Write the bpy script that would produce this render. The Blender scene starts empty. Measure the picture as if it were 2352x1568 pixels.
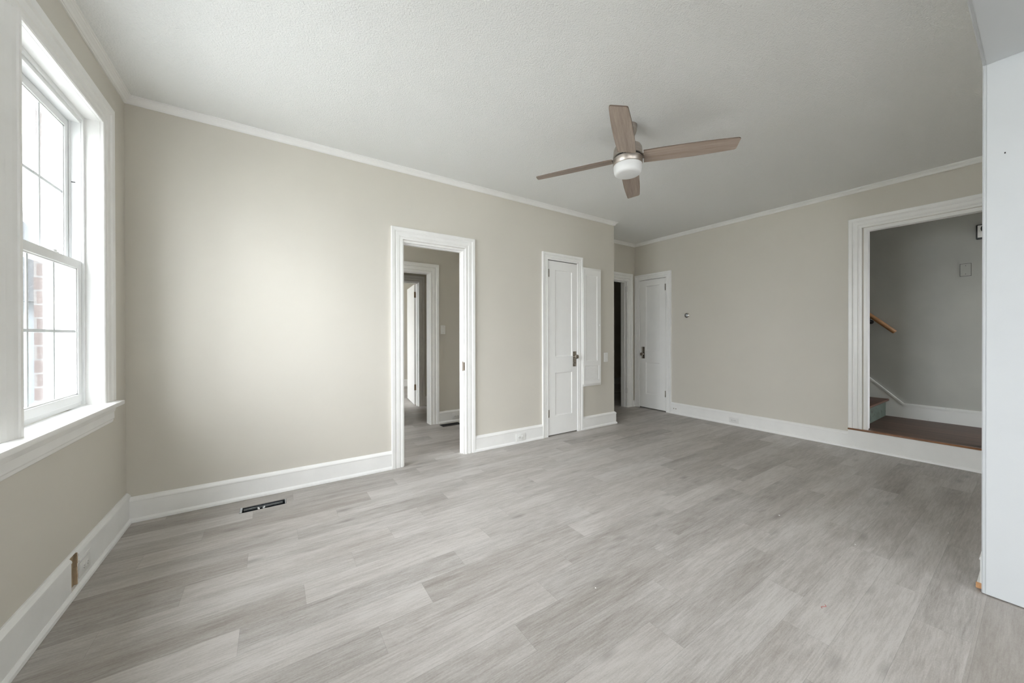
import bpy, bmesh, math, random
from mathutils import Vector, Matrix

random.seed(7)
C = bpy.context.scene.collection
SC = bpy.context.scene

# ------------------------------------------------------------------ camera
F_PX, YAW, PITCH, ROLL, CY = 821.53, 33.732, 0.1736, -0.1091, 773.13
y_, p_, r_ = math.radians(YAW), math.radians(PITCH), math.radians(ROLL)
fw = Vector((math.sin(y_) * math.cos(p_), math.cos(y_) * math.cos(p_), -math.sin(p_)))
rt = Vector((math.cos(y_), -math.sin(y_), 0.0))
up = rt.cross(fw)
rt2 = rt * math.cos(r_) + up * math.sin(r_)
up2 = -rt * math.sin(r_) + up * math.cos(r_)
cam_data = bpy.data.cameras.new('camera')
cam_data.sensor_fit = 'HORIZONTAL'
cam_data.sensor_width = 36.0
cam_data.lens = 36.0 * F_PX / 2352.0
cam_data.shift_y = (CY - 784.0) / 2352.0
cam_data.clip_start = 0.02
cam_data.clip_end = 200
cam = bpy.data.objects.new('camera', cam_data)
C.objects.link(cam)
m3 = Matrix((rt2, up2, -fw)).transposed()
cam.matrix_world = Matrix.Translation((0, 0, 1.2)) @ m3.to_4x4()
SC.camera = cam

# ------------------------------------------------------------------ world: bright overcast sky
SKY = 45.5
world = bpy.data.worlds.new('overcast_sky')
SC.world = world
world.use_nodes = True
wn = world.node_tree
bg = wn.nodes['Background']
w_tc = wn.nodes.new('ShaderNodeTexCoord')
w_sep = wn.nodes.new('ShaderNodeSeparateXYZ')
w_rmp = wn.nodes.new('ShaderNodeValToRGB')
wn.links.new(w_tc.outputs['Generated'], w_sep.inputs[0])
wn.links.new(w_sep.outputs['Z'], w_rmp.inputs[0])
w_rmp.color_ramp.elements[0].position = 0.0
w_rmp.color_ramp.elements[0].color = (0.315, 0.331, 0.346, 1)
w_rmp.color_ramp.elements[1].position = 1.0
w_rmp.color_ramp.elements[1].color = (0.942, 0.984, 1.032, 1)
wn.links.new(w_rmp.outputs[0], bg.inputs['Color'])
bg.inputs['Strength'].default_value = SKY

SC.view_settings.view_transform = 'Standard'
SC.view_settings.look = 'None'
SC.view_settings.gamma = 1.0
SC.view_settings.exposure = 0.0
SC.view_settings.use_curve_mapping = False
SC.cycles.max_bounces = 14
SC.cycles.diffuse_bounces = 10
SC.cycles.glossy_bounces = 6
SC.cycles.transparent_max_bounces = 16
SC.cycles.sample_clamp_indirect = 8.0
SC.cycles.caustics_reflective = False
SC.cycles.caustics_refractive = False

# ------------------------------------------------------------------ room dimensions (metres, camera stands at x=0, y=0)
W = -0.79                 # left wall
YB = 3.291                # back wall
X1 = 3.8745               # end of back wall (outside corner)
YR = 3.905                # recess wall
X2 = 5.117                # right wall
ZC = 2.74                 # ceiling
YD0, YD1 = 0.03, 0.157    # dividing wall with the wide opening the camera stands in
XP = 2.74                 # jamb of that opening
ZH = 2.45                 # underside of its header
YF = -3.4                 # front room's far wall
XS = 6.26                 # stairwell wall


# sky portals: they mark the windows and the added unseen openings for the sky's light and give off none themselves
def portal(name, loc, rot, sx, sz):
    l = bpy.data.lights.new(name, 'AREA')
    l.shape = 'RECTANGLE'
    l.size, l.size_y = sx, sz
    l.cycles.is_portal = True
    o = bpy.data.objects.new(name, l)
    o.location = loc
    o.rotation_euler = rot
    C.objects.link(o)


for nm, yc, hw in (('sky_portal', 2.5125, .785), ('sky_portal', 1.613, .785), ('sky_portal', -1.4, .6)):
    portal(nm, (W - .26, yc, 1.6), (0, math.radians(-90), 0), 1.56, hw)
portal('sky_portal', (-.35, YF - .2, 1.5), (math.radians(90), 0, 0), .8, 1.1)
portal('sky_portal', (2.1, YF - .2, 1.5), (math.radians(90), 0, 0), .8, 1.1)
portal('sky_portal', (5.75, -1.22, 1.1), (math.radians(90), 0, 0), .7, 1.0)
portal('sky_portal', (W - .26, 4.05, 1.6), (0, math.radians(-90), 0), 1.0, .6)
portal('sky_portal', (W - .26, 7.0, 1.6), (0, math.radians(-90), 0), 1.5, 1.0)


# ------------------------------------------------------------------ materials
def new_mat(name):
    m = bpy.data.materials.new(name)
    m.use_nodes = True
    nt = m.node_tree
    return m, nt, nt.nodes['Principled BSDF']


def N(nt, typ, **kw):
    n = nt.nodes.new(typ)
    for k, v in kw.items():
        setattr(n, k, v)
    return n


def math_node(nt, op, a, b=None, c=None):
    n = nt.nodes.new('ShaderNodeMath')
    n.operation = op
    for i, v in enumerate((a, b, c)):
        if v is None:
            continue
        if isinstance(v, (int, float)):
            n.inputs[i].default_value = v
        else:
            nt.links.new(v, n.inputs[i])
    return n.outputs[0]


def bump(nt, bsdf, height, strength, dist):
    b = N(nt, 'ShaderNodeBump')
    b.inputs['Strength'].default_value = strength
    b.inputs['Distance'].default_value = dist
    nt.links.new(height, b.inputs['Height'])
    nt.links.new(b.outputs[0], bsdf.inputs['Normal'])
    return b


def noise(nt, vec, scale, detail=3.0, rough=0.5):
    n = N(nt, 'ShaderNodeTexNoise')
    n.inputs['Scale'].default_value = scale
    n.inputs['Detail'].default_value = detail
    n.inputs['Roughness'].default_value = rough
    if vec is not None:
        nt.links.new(vec, n.inputs['Vector'])
    return n.outputs['Fac']


def pos(nt):
    return N(nt, 'ShaderNodeNewGeometry').outputs['Position']


def objc(nt):
    return N(nt, 'ShaderNodeTexCoord').outputs['Object']


def mapping(nt, vec, sx, sy, sz):
    n = N(nt, 'ShaderNodeMapping')
    n.inputs['Scale'].default_value = (sx, sy, sz)
    nt.links.new(vec, n.inputs['Vector'])
    return n.outputs[0]


def ramp(nt, fac, stops):
    r = N(nt, 'ShaderNodeValToRGB')
    e = r.color_ramp.elements
    while len(e) < len(stops):
        e.new(0.5)
    for el, (p, c) in zip(e, stops):
        el.position = p
        el.color = (c[0], c[1], c[2], 1)
    nt.links.new(fac, r.inputs[0])
    return r.outputs[0]


def mixc(nt, fac, a, b, mode='MIX'):
    n = N(nt, 'ShaderNodeMix', data_type='RGBA', blend_type=mode)
    for sock, v in ((n.inputs[0], fac), (n.inputs[6], a), (n.inputs[7], b)):
        if isinstance(v, (int, float)):
            sock.default_value = v
        elif isinstance(v, (tuple, list)):
            sock.default_value = (v[0], v[1], v[2], 1)
        else:
            nt.links.new(v, sock)
    return n.outputs[2]


def simple(name, col, rough=0.5, metal=0.0, var=0.04, scale=18, bstr=0.0, bscale=120, bdist=.002, spec=0.5):
    m, nt, b = new_mat(name)
    p = pos(nt)
    f = noise(nt, p, scale, 4)
    lo = tuple(c * (1 - var) for c in col)
    hi = tuple(min(1, c * (1 + var)) for c in col)
    nt.links.new(ramp(nt, f, [(0.3, lo), (0.7, hi)]), b.inputs['Base Color'])
    b.inputs['Roughness'].default_value = rough
    b.inputs['Metallic'].default_value = metal
    b.inputs['Specular IOR Level'].default_value = spec
    if bstr:
        bump(nt, b, noise(nt, p, bscale, 2), bstr, bdist)
    return m


M = {}
M['wall'] = simple('greige_wall_paint', (0.623, 0.594, 0.533), 0.55, var=.012, scale=2.5, bstr=.06, bscale=160, spec=.35)
M['hallwall'] = M['wall']
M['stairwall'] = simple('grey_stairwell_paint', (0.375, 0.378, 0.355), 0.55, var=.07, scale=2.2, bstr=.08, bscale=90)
M['trim'] = simple('white_gloss_trim_paint', (0.86, 0.857, 0.84), 0.32, var=.02, scale=9, bstr=.05, bscale=45, bdist=.003)
M['oldtrim'] = simple('scuffed_white_trim_paint', (0.82, 0.822, 0.815), 0.4, var=.025, scale=10, bstr=.03, bscale=45, bdist=.003)
M['door'] = simple('white_door_paint', (0.86, 0.857, 0.84), 0.35, var=.015, scale=6, bstr=.04, bscale=60)
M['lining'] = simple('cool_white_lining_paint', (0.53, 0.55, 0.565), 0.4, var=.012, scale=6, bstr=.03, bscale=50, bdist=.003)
M['vinyl'] = simple('white_vinyl', (0.82, 0.83, 0.83), 0.35, var=.01)
M['grille'] = simple('window_grille_white', (0.78, 0.82, 0.84), 0.4, var=.01)
M['plastic'] = simple('white_plate_plastic', (0.80, 0.80, 0.78), 0.3, var=.01)
M['painted_plate'] = simple('painted_over_plate', (0.76, 0.755, 0.74), 0.35, var=.02)
M['dark'] = simple('dark_gap', (0.02, 0.019, 0.017), 0.7, var=.1)
M['filled'] = simple('paint_filled_slots', (0.30, 0.29, 0.27), 0.6, var=.05)
M['black'] = simple('black_metal', (0.015, 0.015, 0.015), 0.4, var=.1)
M['oldbrass'] = simple('tarnished_brass', (0.20, 0.14, 0.085), 0.45, metal=.7, var=.25, scale=60)
M['hinge'] = simple('worn_steel_hinge', (0.38, 0.355, 0.315), 0.4, metal=.7, var=.12, scale=60)
M['nickelplate'] = simple('aged_nickel_lock', (0.43, 0.39, 0.345), 0.2, metal=1.0, var=.2, scale=60)
M['brick'] = None

# stippled ceiling
m, nt, b = new_mat('stippled_ceiling_paint')
b.inputs['Base Color'].default_value = (0.83, 0.838, 0.83, 1)
b.inputs['Roughness'].default_value = 0.8
p = pos(nt)
h1 = noise(nt, p, 115, 3, .6)
h2 = noise(nt, p, 60, 2, .5)
h = math_node(nt, 'ADD', math_node(nt, 'MULTIPLY', h1, .75), math_node(nt, 'MULTIPLY', h2, .3))
bump(nt, b, h, .75, .007)
M['ceiling'] = m


# vinyl planks
def plank_mat(name, y0, wid, length, off0, offstep, lo, mid, hi, knots=True):
    m, nt, b = new_mat(name)
    P = pos(nt)
    s = N(nt, 'ShaderNodeSeparateXYZ')
    nt.links.new(P, s.inputs[0])
    X, Y = s.outputs[0], s.outputs[1]
    ky = math_node(nt, 'DIVIDE', math_node(nt, 'SUBTRACT', Y, y0), wid)
    k = math_node(nt, 'FLOOR', ky)
    fy = math_node(nt, 'FRACT', ky)
    xo = math_node(nt, 'SUBTRACT', X, math_node(nt, 'MULTIPLY_ADD', k, offstep, off0))
    jx = math_node(nt, 'DIVIDE', xo, length)
    j = math_node(nt, 'FLOOR', jx)
    fx = math_node(nt, 'FRACT', jx)
    cid = N(nt, 'ShaderNodeCombineXYZ')
    nt.links.new(k, cid.inputs[0])
    nt.links.new(j, cid.inputs[1])
    wnz = N(nt, 'ShaderNodeTexWhiteNoise', noise_dimensions='2D')
    nt.links.new(cid.outputs[0], wnz.inputs['Vector'])
    rv = wnz.outputs['Value']
    # grain coordinates, shifted per plank
    gx = math_node(nt, 'MULTIPLY_ADD', rv, 37.0, X)
    gy = math_node(nt, 'MULTIPLY_ADD', rv, 11.0, Y)
    gv = N(nt, 'ShaderNodeCombineXYZ')
    nt.links.new(gx, gv.inputs[0])
    nt.links.new(gy, gv.inputs[1])
    nt.links.new(math_node(nt, 'MULTIPLY', rv, 9.0), gv.inputs[2])
    G = gv.outputs[0]
    fine = noise(nt, mapping(nt, G, 9, 130, 1), 1.0, 6, .75)
    micro = noise(nt, mapping(nt, G, 120, 260, 1), 1.0, 2, .6)
    streak = noise(nt, mapping(nt, G, 1.5, 17, 1), 1.0, 4, .6)
    cloud = noise(nt, mapping(nt, G, 1.6, 7, 1), 1.0, 3, .5)
    cath = noise(nt, mapping(nt, G, 1.3, 7.5, 1), 1.0, 2, .4)
    rings = math_node(nt, 'MULTIPLY_ADD', math_node(nt, 'SINE', math_node(nt, 'MULTIPLY', cath, 62.0)), .5, .5)
    v = math_node(nt, 'MULTIPLY_ADD', micro, .16, math_node(nt, 'MULTIPLY', fine, .46))
    v = math_node(nt, 'MULTIPLY_ADD', streak, .26, v)
    v = math_node(nt, 'MULTIPLY_ADD', cloud, .26, v)
    v = math_node(nt, 'MULTIPLY_ADD', rings, .028, v)
    v = math_node(nt, 'ADD', v, math_node(nt, 'MULTIPLY_ADD', rv, .12, -.06))
    col = ramp(nt, v, [(0.40, lo), (0.56, mid), (0.70, hi)])
    if knots:
        vor = N(nt, 'ShaderNodeTexVoronoi')
        vor.inputs['Scale'].default_value = 1.0
        nt.links.new(mapping(nt, G, 2.1, 6.2, 1), vor.inputs['Vector'])
        kd = math_node(nt, 'SMOOTH_MIN', math_node(nt, 'DIVIDE', vor.outputs['Distance'], .16), 1.0, .3)
        col = mixc(nt, math_node(nt, 'MULTIPLY', math_node(nt, 'SUBTRACT', 1.0, kd), .55), col, tuple(c * .5 for c in lo))
    # slight warm/cool shift per plank
    col = mixc(nt, math_node(nt, 'MULTIPLY', wnz.outputs['Color'], .32), col, mixc(nt, .5, col, (0.40, 0.335, 0.285)))
    ey = math_node(nt, 'MINIMUM', fy, math_node(nt, 'SUBTRACT', 1.0, fy))
    ex = math_node(nt, 'MINIMUM', fx, math_node(nt, 'SUBTRACT', 1.0, fx))
    ly = math_node(nt, 'LESS_THAN', math_node(nt, 'MULTIPLY', ey, wid), .0006)
    lx = math_node(nt, 'LESS_THAN', math_node(nt, 'MULTIPLY', ex, length), .0006)
    seam = math_node(nt, 'MAXIMUM', ly, lx)
    col = mixc(nt, math_node(nt, 'MULTIPLY', seam, .35), col, (0.10, 0.092, 0.085))
    nt.links.new(col, b.inputs['Base Color'])
    nt.links.new(math_node(nt, 'MULTIPLY_ADD', fine, .16, .36), b.inputs['Roughness'])
    b.inputs['Specular IOR Level'].default_value = .5
    hh = math_node(nt, 'SUBTRACT', fine, math_node(nt, 'MULTIPLY', seam, 1.5))
    bump(nt, b, hh, .1, .001)
    return m


M['floor'] = plank_mat('grey_oak_vinyl_planks', .01, .1525, .95, .12 - 4 * .2375, .2375,
                       (0.225, 0.202, 0.182), (0.365, 0.343, 0.321), (0.50, 0.48, 0.46))
M['floorfront'] = plank_mat('grey_oak_vinyl_planks_front', .0, .1525, 1.2, .3, .37,
                            (0.25, 0.225, 0.203), (0.345, 0.32, 0.295), (0.43, 0.405, 0.38), knots=False)


def wood(name, lo, hi, ax=(3, 60, 60), rough=.45, bstr=.1, use_obj=True, edge=None):
    m, nt, b = new_mat(name)
    p = objc(nt) if use_obj else pos(nt)
    g = noise(nt, mapping(nt, p, *ax), 1.0, 6, .65)
    g2 = noise(nt, mapping(nt, p, ax[0] * .4, ax[1] * .25, ax[2] * .25), 1.0, 3, .5)
    v = math_node(nt, 'MULTIPLY_ADD', g2, .45, math_node(nt, 'MULTIPLY', g, .55))
    nt.links.new(ramp(nt, v, [(0.34, lo), (0.66, hi)]), b.inputs['Base Color'])
    b.inputs['Roughness'].default_value = rough
    bump(nt, b, g, bstr, .001)
    return m


M['blade'] = wood('weathered_oak_blade', (0.20, 0.15, 0.12), (0.45, 0.365, 0.305), (4, 80, 80), .45)
M['blade_edge'] = simple('blade_edge_dark', (0.11, 0.08, 0.06), .5, var=.1)
M['rail'] = wood('oiled_oak_rail', (0.22, 0.105, 0.042), (0.36, 0.185, 0.08), (60, 4, 60), .4)
M['landing'] = wood('worn_dark_pine_floor', (0.03, 0.016, 0.011), (0.105, 0.062, 0.044), (38, 2.2, 38), .5, .12)
M['nosing'] = wood('worn_orange_pine_edge', (0.13, 0.048, 0.017), (0.42, 0.185, 0.07), (40, 3, 40), .3, .1)
M['tread'] = wood('worn_dark_pine_tread', (0.04, 0.018, 0.011), (0.125, 0.055, 0.033), (3, 45, 45), .45, .12)
M['rawwood'] = wood('raw_splintered_wood', (0.20, 0.165, 0.105), (0.58, 0.43, 0.28), (80, 80, 6), .8, .6)
M['rawcut'] = wood('raw_pine_cut_end', (0.50, 0.24, 0.10), (0.72, 0.42, 0.22), (80, 80, 20), .7, .3)

# green riser with chipped paint
m, nt, b = new_mat('chipped_green_riser_paint')
p = pos(nt)
f = noise(nt, p, 26, 5, .7)
f2 = noise(nt, p, 5, 3, .5)
base = ramp(nt, f2, [(0.3, (0.055, 0.075, 0.06)), (0.7, (0.095, 0.12, 0.10))])
nt.links.new(mixc(nt, math_node(nt, 'GREATER_THAN', f, .58), base, (0.022, 0.018, 0.014)), b.inputs['Base Color'])
b.inputs['Roughness'].default_value = .5
bump(nt, b, f, .3, .002)
M['riser'] = m

# skirt board with scuffs
m, nt, b = new_mat('scuffed_skirt_paint')
p = pos(nt)
f = noise(nt, p, 20, 6, .75)
nt.links.new(mixc(nt, math_node(nt, 'MULTIPLY', math_node(nt, 'GREATER_THAN', f, .68), .6), (0.70, 0.71, 0.70), (0.30, 0.22, 0.15)), b.inputs['Base Color'])
b.inputs['Roughness'].default_value = .4
M['skirt'] = m

# brushed nickel
m, nt, b = new_mat('brushed_nickel')
p = objc(nt)
f = noise(nt, mapping(nt, p, 6, 6, 260), 1.0, 3, .6)
nt.links.new(ramp(nt, f, [(0.3, (0.43, 0.385, 0.345)), (0.7, (0.54, 0.495, 0.45))]), b.inputs['Base Color'])
b.inputs['Metallic'].default_value = 1.0
b.inputs['Roughness'].default_value = 0.4
M['nickel'] = m

# opal glass
m, nt, b = new_mat('opal_white_glass')
b.inputs['Base Color'].default_value = (0.86, 0.87, 0.87, 1)
b.inputs['Roughness'].default_value = 0.28
b.inputs['Subsurface Weight'].default_value = 0.3
b.inputs['Subsurface Radius'].default_value = (.02, .02, .02)
nt.links.new(ramp(nt, noise(nt, objc(nt), 30, 2), [(0.3, (0.85, 0.86, 0.86)), (0.7, (0.87, 0.88, 0.88))]), b.inputs['Base Color'])
M['opal'] = m

# window glass: clear thin sheet with a Fresnel sheen
m = bpy.data.materials.new('clear_window_glass')
m.use_nodes = True
nt = m.node_tree
nt.nodes.remove(nt.nodes['Principled BSDF'])
out = nt.nodes['Material Output']
tr = N(nt, 'ShaderNodeBsdfTransparent')
tr.inputs[0].default_value = (0.98, 0.982, 0.98, 1)
gl = N(nt, 'ShaderNodeBsdfGlossy')
gl.inputs['Roughness'].default_value = 0.02
fr = N(nt, 'ShaderNodeFresnel')
fr.inputs[0].default_value = 1.45
mx = N(nt, 'ShaderNodeMixShader')
nt.links.new(math_node(nt, 'MULTIPLY', fr.outputs[0], .6), mx.inputs[0])
nt.links.new(tr.outputs[0], mx.inputs[1])
nt.links.new(gl.outputs[0], mx.inputs[2])
nt.links.new(mx.outputs[0], out.inputs[0])
M['glass'] = m

# brick
m, nt, b = new_mat('weathered_red_brick')
p = pos(nt)
s = N(nt, 'ShaderNodeSeparateXYZ')
nt.links.new(p, s.inputs[0])
cv = N(nt, 'ShaderNodeCombineXYZ')
nt.links.new(math_node(nt, 'ADD', s.outputs[0], s.outputs[1]), cv.inputs[0])
nt.links.new(s.outputs[2], cv.inputs[1])
bt = N(nt, 'ShaderNodeTexBrick')
bt.inputs['Scale'].default_value = 1.0
bt.inputs['Mortar Size'].default_value = .0045
bt.inputs['Brick Width'].default_value = .21
bt.inputs['Row Height'].default_value = .072
bt.inputs['Color1'].default_value = (0.088, 0.07, 0.066, 1)
bt.inputs['Color2'].default_value = (0.07, 0.056, 0.053, 1)
bt.inputs['Mortar'].default_value = (0.115, 0.112, 0.11, 1)
nt.links.new(cv.outputs[0], bt.inputs['Vector'])
nt.links.new(bt.outputs['Color'], b.inputs['Base Color'])
b.inputs['Roughness'].default_value = .85
bump(nt, b, bt.outputs['Fac'], -.4, .006)
M['brick'] = m
M['ground'] = simple('pale_concrete_ground', (0.42, 0.42, 0.40), .9, var=.12, scale=3)
M['siding'] = simple('pale_blue_siding', (0.085, 0.098, 0.108), .7, var=.05)
M['shingle'] = simple('grey_shingles', (0.03, 0.034, 0.038), .85, var=.2, scale=30)
M['sheetmetal'] = simple('dull_sheet_metal', (0.06, 0.07, 0.08), .35, metal=.6, var=.4, scale=40)
M['sheetbright'] = simple('bright_galvanised_edge', (0.62, 0.64, 0.65), .3, metal=.8, var=.15, scale=50)
M['toggle'] = simple('white_toggle', (0.78, 0.78, 0.76), .3, var=.01)
M['chip'] = simple('white_paint_fleck', (0.85, 0.85, 0.84), .6, var=.02)
M['thread'] = simple('red_thread', (0.45, 0.10, 0.08), .7, var=.05)

# pierced vent sheet on the cabinet
m, nt, b = new_mat('pierced_white_panel')
p = pos(nt)
vor = N(nt, 'ShaderNodeTexVoronoi')
vor.inputs['Scale'].default_value = 85.0
vor.inputs['Randomness'].default_value = .35
nt.links.new(p, vor.inputs['Vector'])
hole = math_node(nt, 'LESS_THAN', vor.outputs['Distance'], .3)
nt.links.new(mixc(nt, math_node(nt, 'MULTIPLY', hole, .2), (0.86, 0.857, 0.84), (0.42, 0.40, 0.37)), b.inputs['Base Color'])
b.inputs['Roughness'].default_value = .4
bump(nt, b, hole, -.5, .003)
M['pierced'] = m


# ------------------------------------------------------------------ mesh helpers
def box(bm, x0, x1, y0, y1, z0, z1, bev=0.0, seg=2):
    vs = [bm.verts.new(v) for v in ((x0, y0, z0), (x1, y0, z0), (x1, y1, z0), (x0, y1, z0),
                                    (x0, y0, z1), (x1, y0, z1), (x1, y1, z1), (x0, y1, z1))]
    fs = [bm.faces.new([vs[i] for i in q]) for q in ((3, 2, 1, 0), (4, 5, 6, 7), (0, 1, 5, 4), (1, 2, 6, 5), (2, 3, 7, 6), (3, 0, 4, 7))]
    if bev > 0:
        es = list({e for f in fs for e in f.edges})
        bmesh.ops.bevel(bm, geom=es, offset=bev, segments=seg, affect='EDGES', profile=.5)


def lathe(bm, prof, segs=40, axis='Z', c=(0, 0, 0), mtx=None):
    rings = []
    for r, z in prof:
        ring = []
        for i in range(segs):
            a = 2 * math.pi * i / segs
            if axis == 'Z':
                v = (c[0] + r * math.cos(a), c[1] + r * math.sin(a), c[2] + z)
            else:       # axis -Y: z runs out of the wall
                v = (c[0] + r * math.cos(a), c[1] - z, c[2] + r * math.sin(a))
            ring.append(bm.verts.new(mtx @ Vector(v) if mtx else v))
        rings.append(ring)
    for a, b_ in zip(rings, rings[1:]):
        for i in range(segs):
            bm.faces.new((a[i], a[(i + 1) % segs], b_[(i + 1) % segs], b_[i]))
    for ring in (rings[0], rings[-1]):
        try:
            bm.faces.new(ring)
        except ValueError:
            pass


def sweep(bm, pts, nrm, prof):
    """Profile (w sideways, d along nrm) run along pts with mitred corners; sideways is nrm x direction."""
    pts = [Vector(q) for q in pts]
    nrm = Vector(nrm)
    dirs = [(b_ - a).normalized() for a, b_ in zip(pts, pts[1:])]
    rings = []
    for i, q in enumerate(pts):
        if i == 0:
            s = nrm.cross(dirs[0])
        elif i == len(pts) - 1:
            s = nrm.cross(dirs[-1])
        else:
            s0, s1 = nrm.cross(dirs[i - 1]), nrm.cross(dirs[i])
            s = (s0 + s1)
            s = s / s.dot(s0)
        rings.append([bm.verts.new(q + s * w + nrm * d) for w, d in prof])
    n = len(prof)
    for a, b_ in zip(rings, rings[1:]):
        for i in range(n):
            bm.faces.new((a[i], a[(i + 1) % n], b_[(i + 1) % n], b_[i]))
    bm.faces.new(rings[0])
    bm.faces.new(rings[-1])


def wall_boxes(bm, ax, a0, a1, t0, t1, z0, z1, holes):
    """Wall along axis ax ('x' or 'y'), thickness t0..t1, holes = (a, b, zlo, zhi)."""
    def put(p, q, zl, zh):
        if q - p < 1e-5 or zh - zl < 1e-5:
            return
        if ax == 'x':
            box(bm, p, q, t0, t1, zl, zh)
        else:
            box(bm, t0, t1, p, q, zl, zh)
    cur = a0
    for (p, q, zl, zh) in sorted(holes):
        put(cur, p, z0, z1)
        put(p, q, z0, zl)
        put(p, q, zh, z1)
        cur = q
    put(cur, a1, z0, z1)


def link(name, bm, mat, parent=None, mtx=None, smooth=None):
    if mtx is not None:
        bmesh.ops.transform(bm, matrix=mtx, verts=bm.verts)
    bmesh.ops.recalc_face_normals(bm, faces=bm.faces)
    me = bpy.data.meshes.new(name)
    bm.to_mesh(me)
    bm.free()
    mats = mat if isinstance(mat, (list, tuple)) else [mat]
    for x in mats:
        me.materials.append(x)
    if smooth:
        me.polygons.foreach_set('use_smooth', [True] * len(me.polygons))
        me.set_sharp_from_angle(angle=math.radians(smooth))
    o = bpy.data.objects.new(name, me)
    C.objects.link(o)
    if parent:
        o.parent = parent
    return o


def tag(o, label, cat, group=None, kind=None):
    o['label'] = label
    o['category'] = cat
    if group:
        o['group'] = group
    if kind:
        o['kind'] = kind
    return o


def empty(name, loc, rz, label, cat, group=None, kind=None):
    o = bpy.data.objects.new(name, None)
    o.empty_display_size = .1
    o.location = loc
    o.rotation_euler = (0, 0, rz)
    C.objects.link(o)
    return tag(o, label, cat, group, kind)


def struct(name, bm, mat, label, cat, mtx=None):
    return tag(link(name, bm, mat, mtx=mtx), label, cat, kind='structure')


BM = bmesh.new
R90 = math.pi / 2
FB = Matrix.Translation((0, YB, 0))                                        # back wall frame: -y points into the room
FL = Matrix.Translation((W, 0, 0)) @ Matrix.Rotation(R90, 4, 'Z')          # left wall: local x = world y
FR = Matrix.Translation((X2, 0, 0)) @ Matrix.Rotation(-R90, 4, 'Z')        # right wall: local x = -world y


def frame_at_y(y):
    return Matrix.Translation((0, y, 0))


# ------------------------------------------------------------------ floors
RX0, RX1, RY0, RY1 = -.196, .075, 3.033, 3.125      # open register hole
bm = BM()
box(bm, W - .16, RX0, YD1 + .0055, 8.7, -.03, 0)
box(bm, RX1, 7.9, YD1 + .0055, 8.7, -.03, 0)
box(bm, RX0, RX1, YD1 + .0055, RY0, -.03, 0)
box(bm, RX0, RX1, RY1, 8.7, -.03, 0)
struct('floor', bm, M['floor'], 'grey oak-look vinyl plank floor running through the room', 'floor')
bm = BM()
box(bm, W - .16, 7.9, YF - .15, YD1 + .0055, -.03, 0)
struct('floor_front', bm, M['floorfront'], 'paler plank floor on the near side of the seam, bottom right', 'floor')

# ------------------------------------------------------------------ ceiling
bm = BM()
box(bm, W - .16, 7.9, YF - .15, 8.7, ZC, ZC + .06)
struct('ceiling', bm, M['ceiling'], 'white stippled ceiling', 'ceiling')

# ------------------------------------------------------------------ walls
WZ0, WZ1 = .83, 2.385                # window opening
WA = (2.12, 2.905)                   # far window of the pair
WB = (1.22, 2.006)                   # near window of the pair
jb = .015
bm = BM()
wall_boxes(bm, 'y', YF - .15, 8.7, W - .16, W, 0, ZC,
           [(WA[0] - jb, WA[1] + jb, WZ0 - .03, WZ1 + jb), (WB[0] - jb, WB[1] + jb, WZ0 - .03, WZ1 + jb),
            (-1.7, -1.1, WZ0, WZ1), (3.75, 4.35, 1.1, 2.1), (6.5, 7.5, .85, 2.35)])  # unseen front-room and hall openings are added for fill light
struct('wall_left', bm, M['wall'], 'greige wall with the tall window on the left', 'wall')
bm = BM()
wall_boxes(bm, 'y', YF - .15, 8.7, W - .24, W - .16, -.6, 3.0,
           [(WA[0] - .01, WA[1] + .01, WZ0 - .06, WZ1 + .02), (WB[0] - .01, WB[1] + .01, WZ0 - .06, WZ1 + .02),
            (-1.7, -1.1, WZ0, WZ1), (3.75, 4.35, 1.1, 2.1), (6.5, 7.5, .85, 2.35)])
struct('wall_outside', bm, M['brick'], 'red brick outside the left window', 'wall')

D1 = (1.0, 1.604)                    # doorway in the back wall
CL = (2.708, 3.178)                  # closet door opening
bm = BM()
wall_boxes(bm, 'x', W, X1, YB, YB + .085, 0, ZC, [(D1[0] - .015, D1[1] + .015, 0, 2.075), (CL[0], CL[1], 0, 2.1)])
box(bm, X1 - .1, X1, YB + .085, 5.9, 0, ZC)
struct('wall_back', bm, M['wall'], 'long greige wall with open doorway and narrow closet door', 'wall')

RD = (4.12, 4.917)                   # dark doorway in the recess
bm = BM()
wall_boxes(bm, 'x', X1, X2 + .12, YR, YR + .12, 0, ZC, [(RD[0] - .015, RD[1] + .015, 0, 2.12)])
struct('wall_recess', bm, M['wall'], 'short greige wall of the recess above the dark doorway', 'wall')

DR = (3.318, 3.798)                  # door in the right wall
ST = (.30, 1.044)                    # stair opening in the right wall
bm = BM()
wall_boxes(bm, 'y', YD1, YR, X2, X2 + .12, 0, ZC, [(DR[0], DR[1], 0, 2.112), (ST[0] - .015, ST[1] + .015, .197, 2.305)])
struct('wall_right', bm, M['wall'], 'greige wall on the right with white door and stair opening', 'wall')

bm = BM()
wall_boxes(bm, 'x', W, X2 + .12, YD0, YD1, 0, ZC, [(-.25, XP, 0, ZH)])  # unseen left edge of the opening is set to shade the back corner
struct('wall_divider', bm, M['wall'], 'dividing wall and header of the wide opening at the right edge', 'wall')

bm = BM()
wall_boxes(bm, 'x', W, X2 + .12, YF - .12, YF, 0, ZC, [(-.72, .02, .95, 2.05), (1.7, 2.5, .95, 2.05)])  # both openings are unseen, added to brighten the back and right walls
box(bm, X2, X2 + .12, YF, YD0, 0, ZC)
struct('wall_front', bm, M['wall'], 'walls of the front room behind the viewpoint', 'wall')

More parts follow.
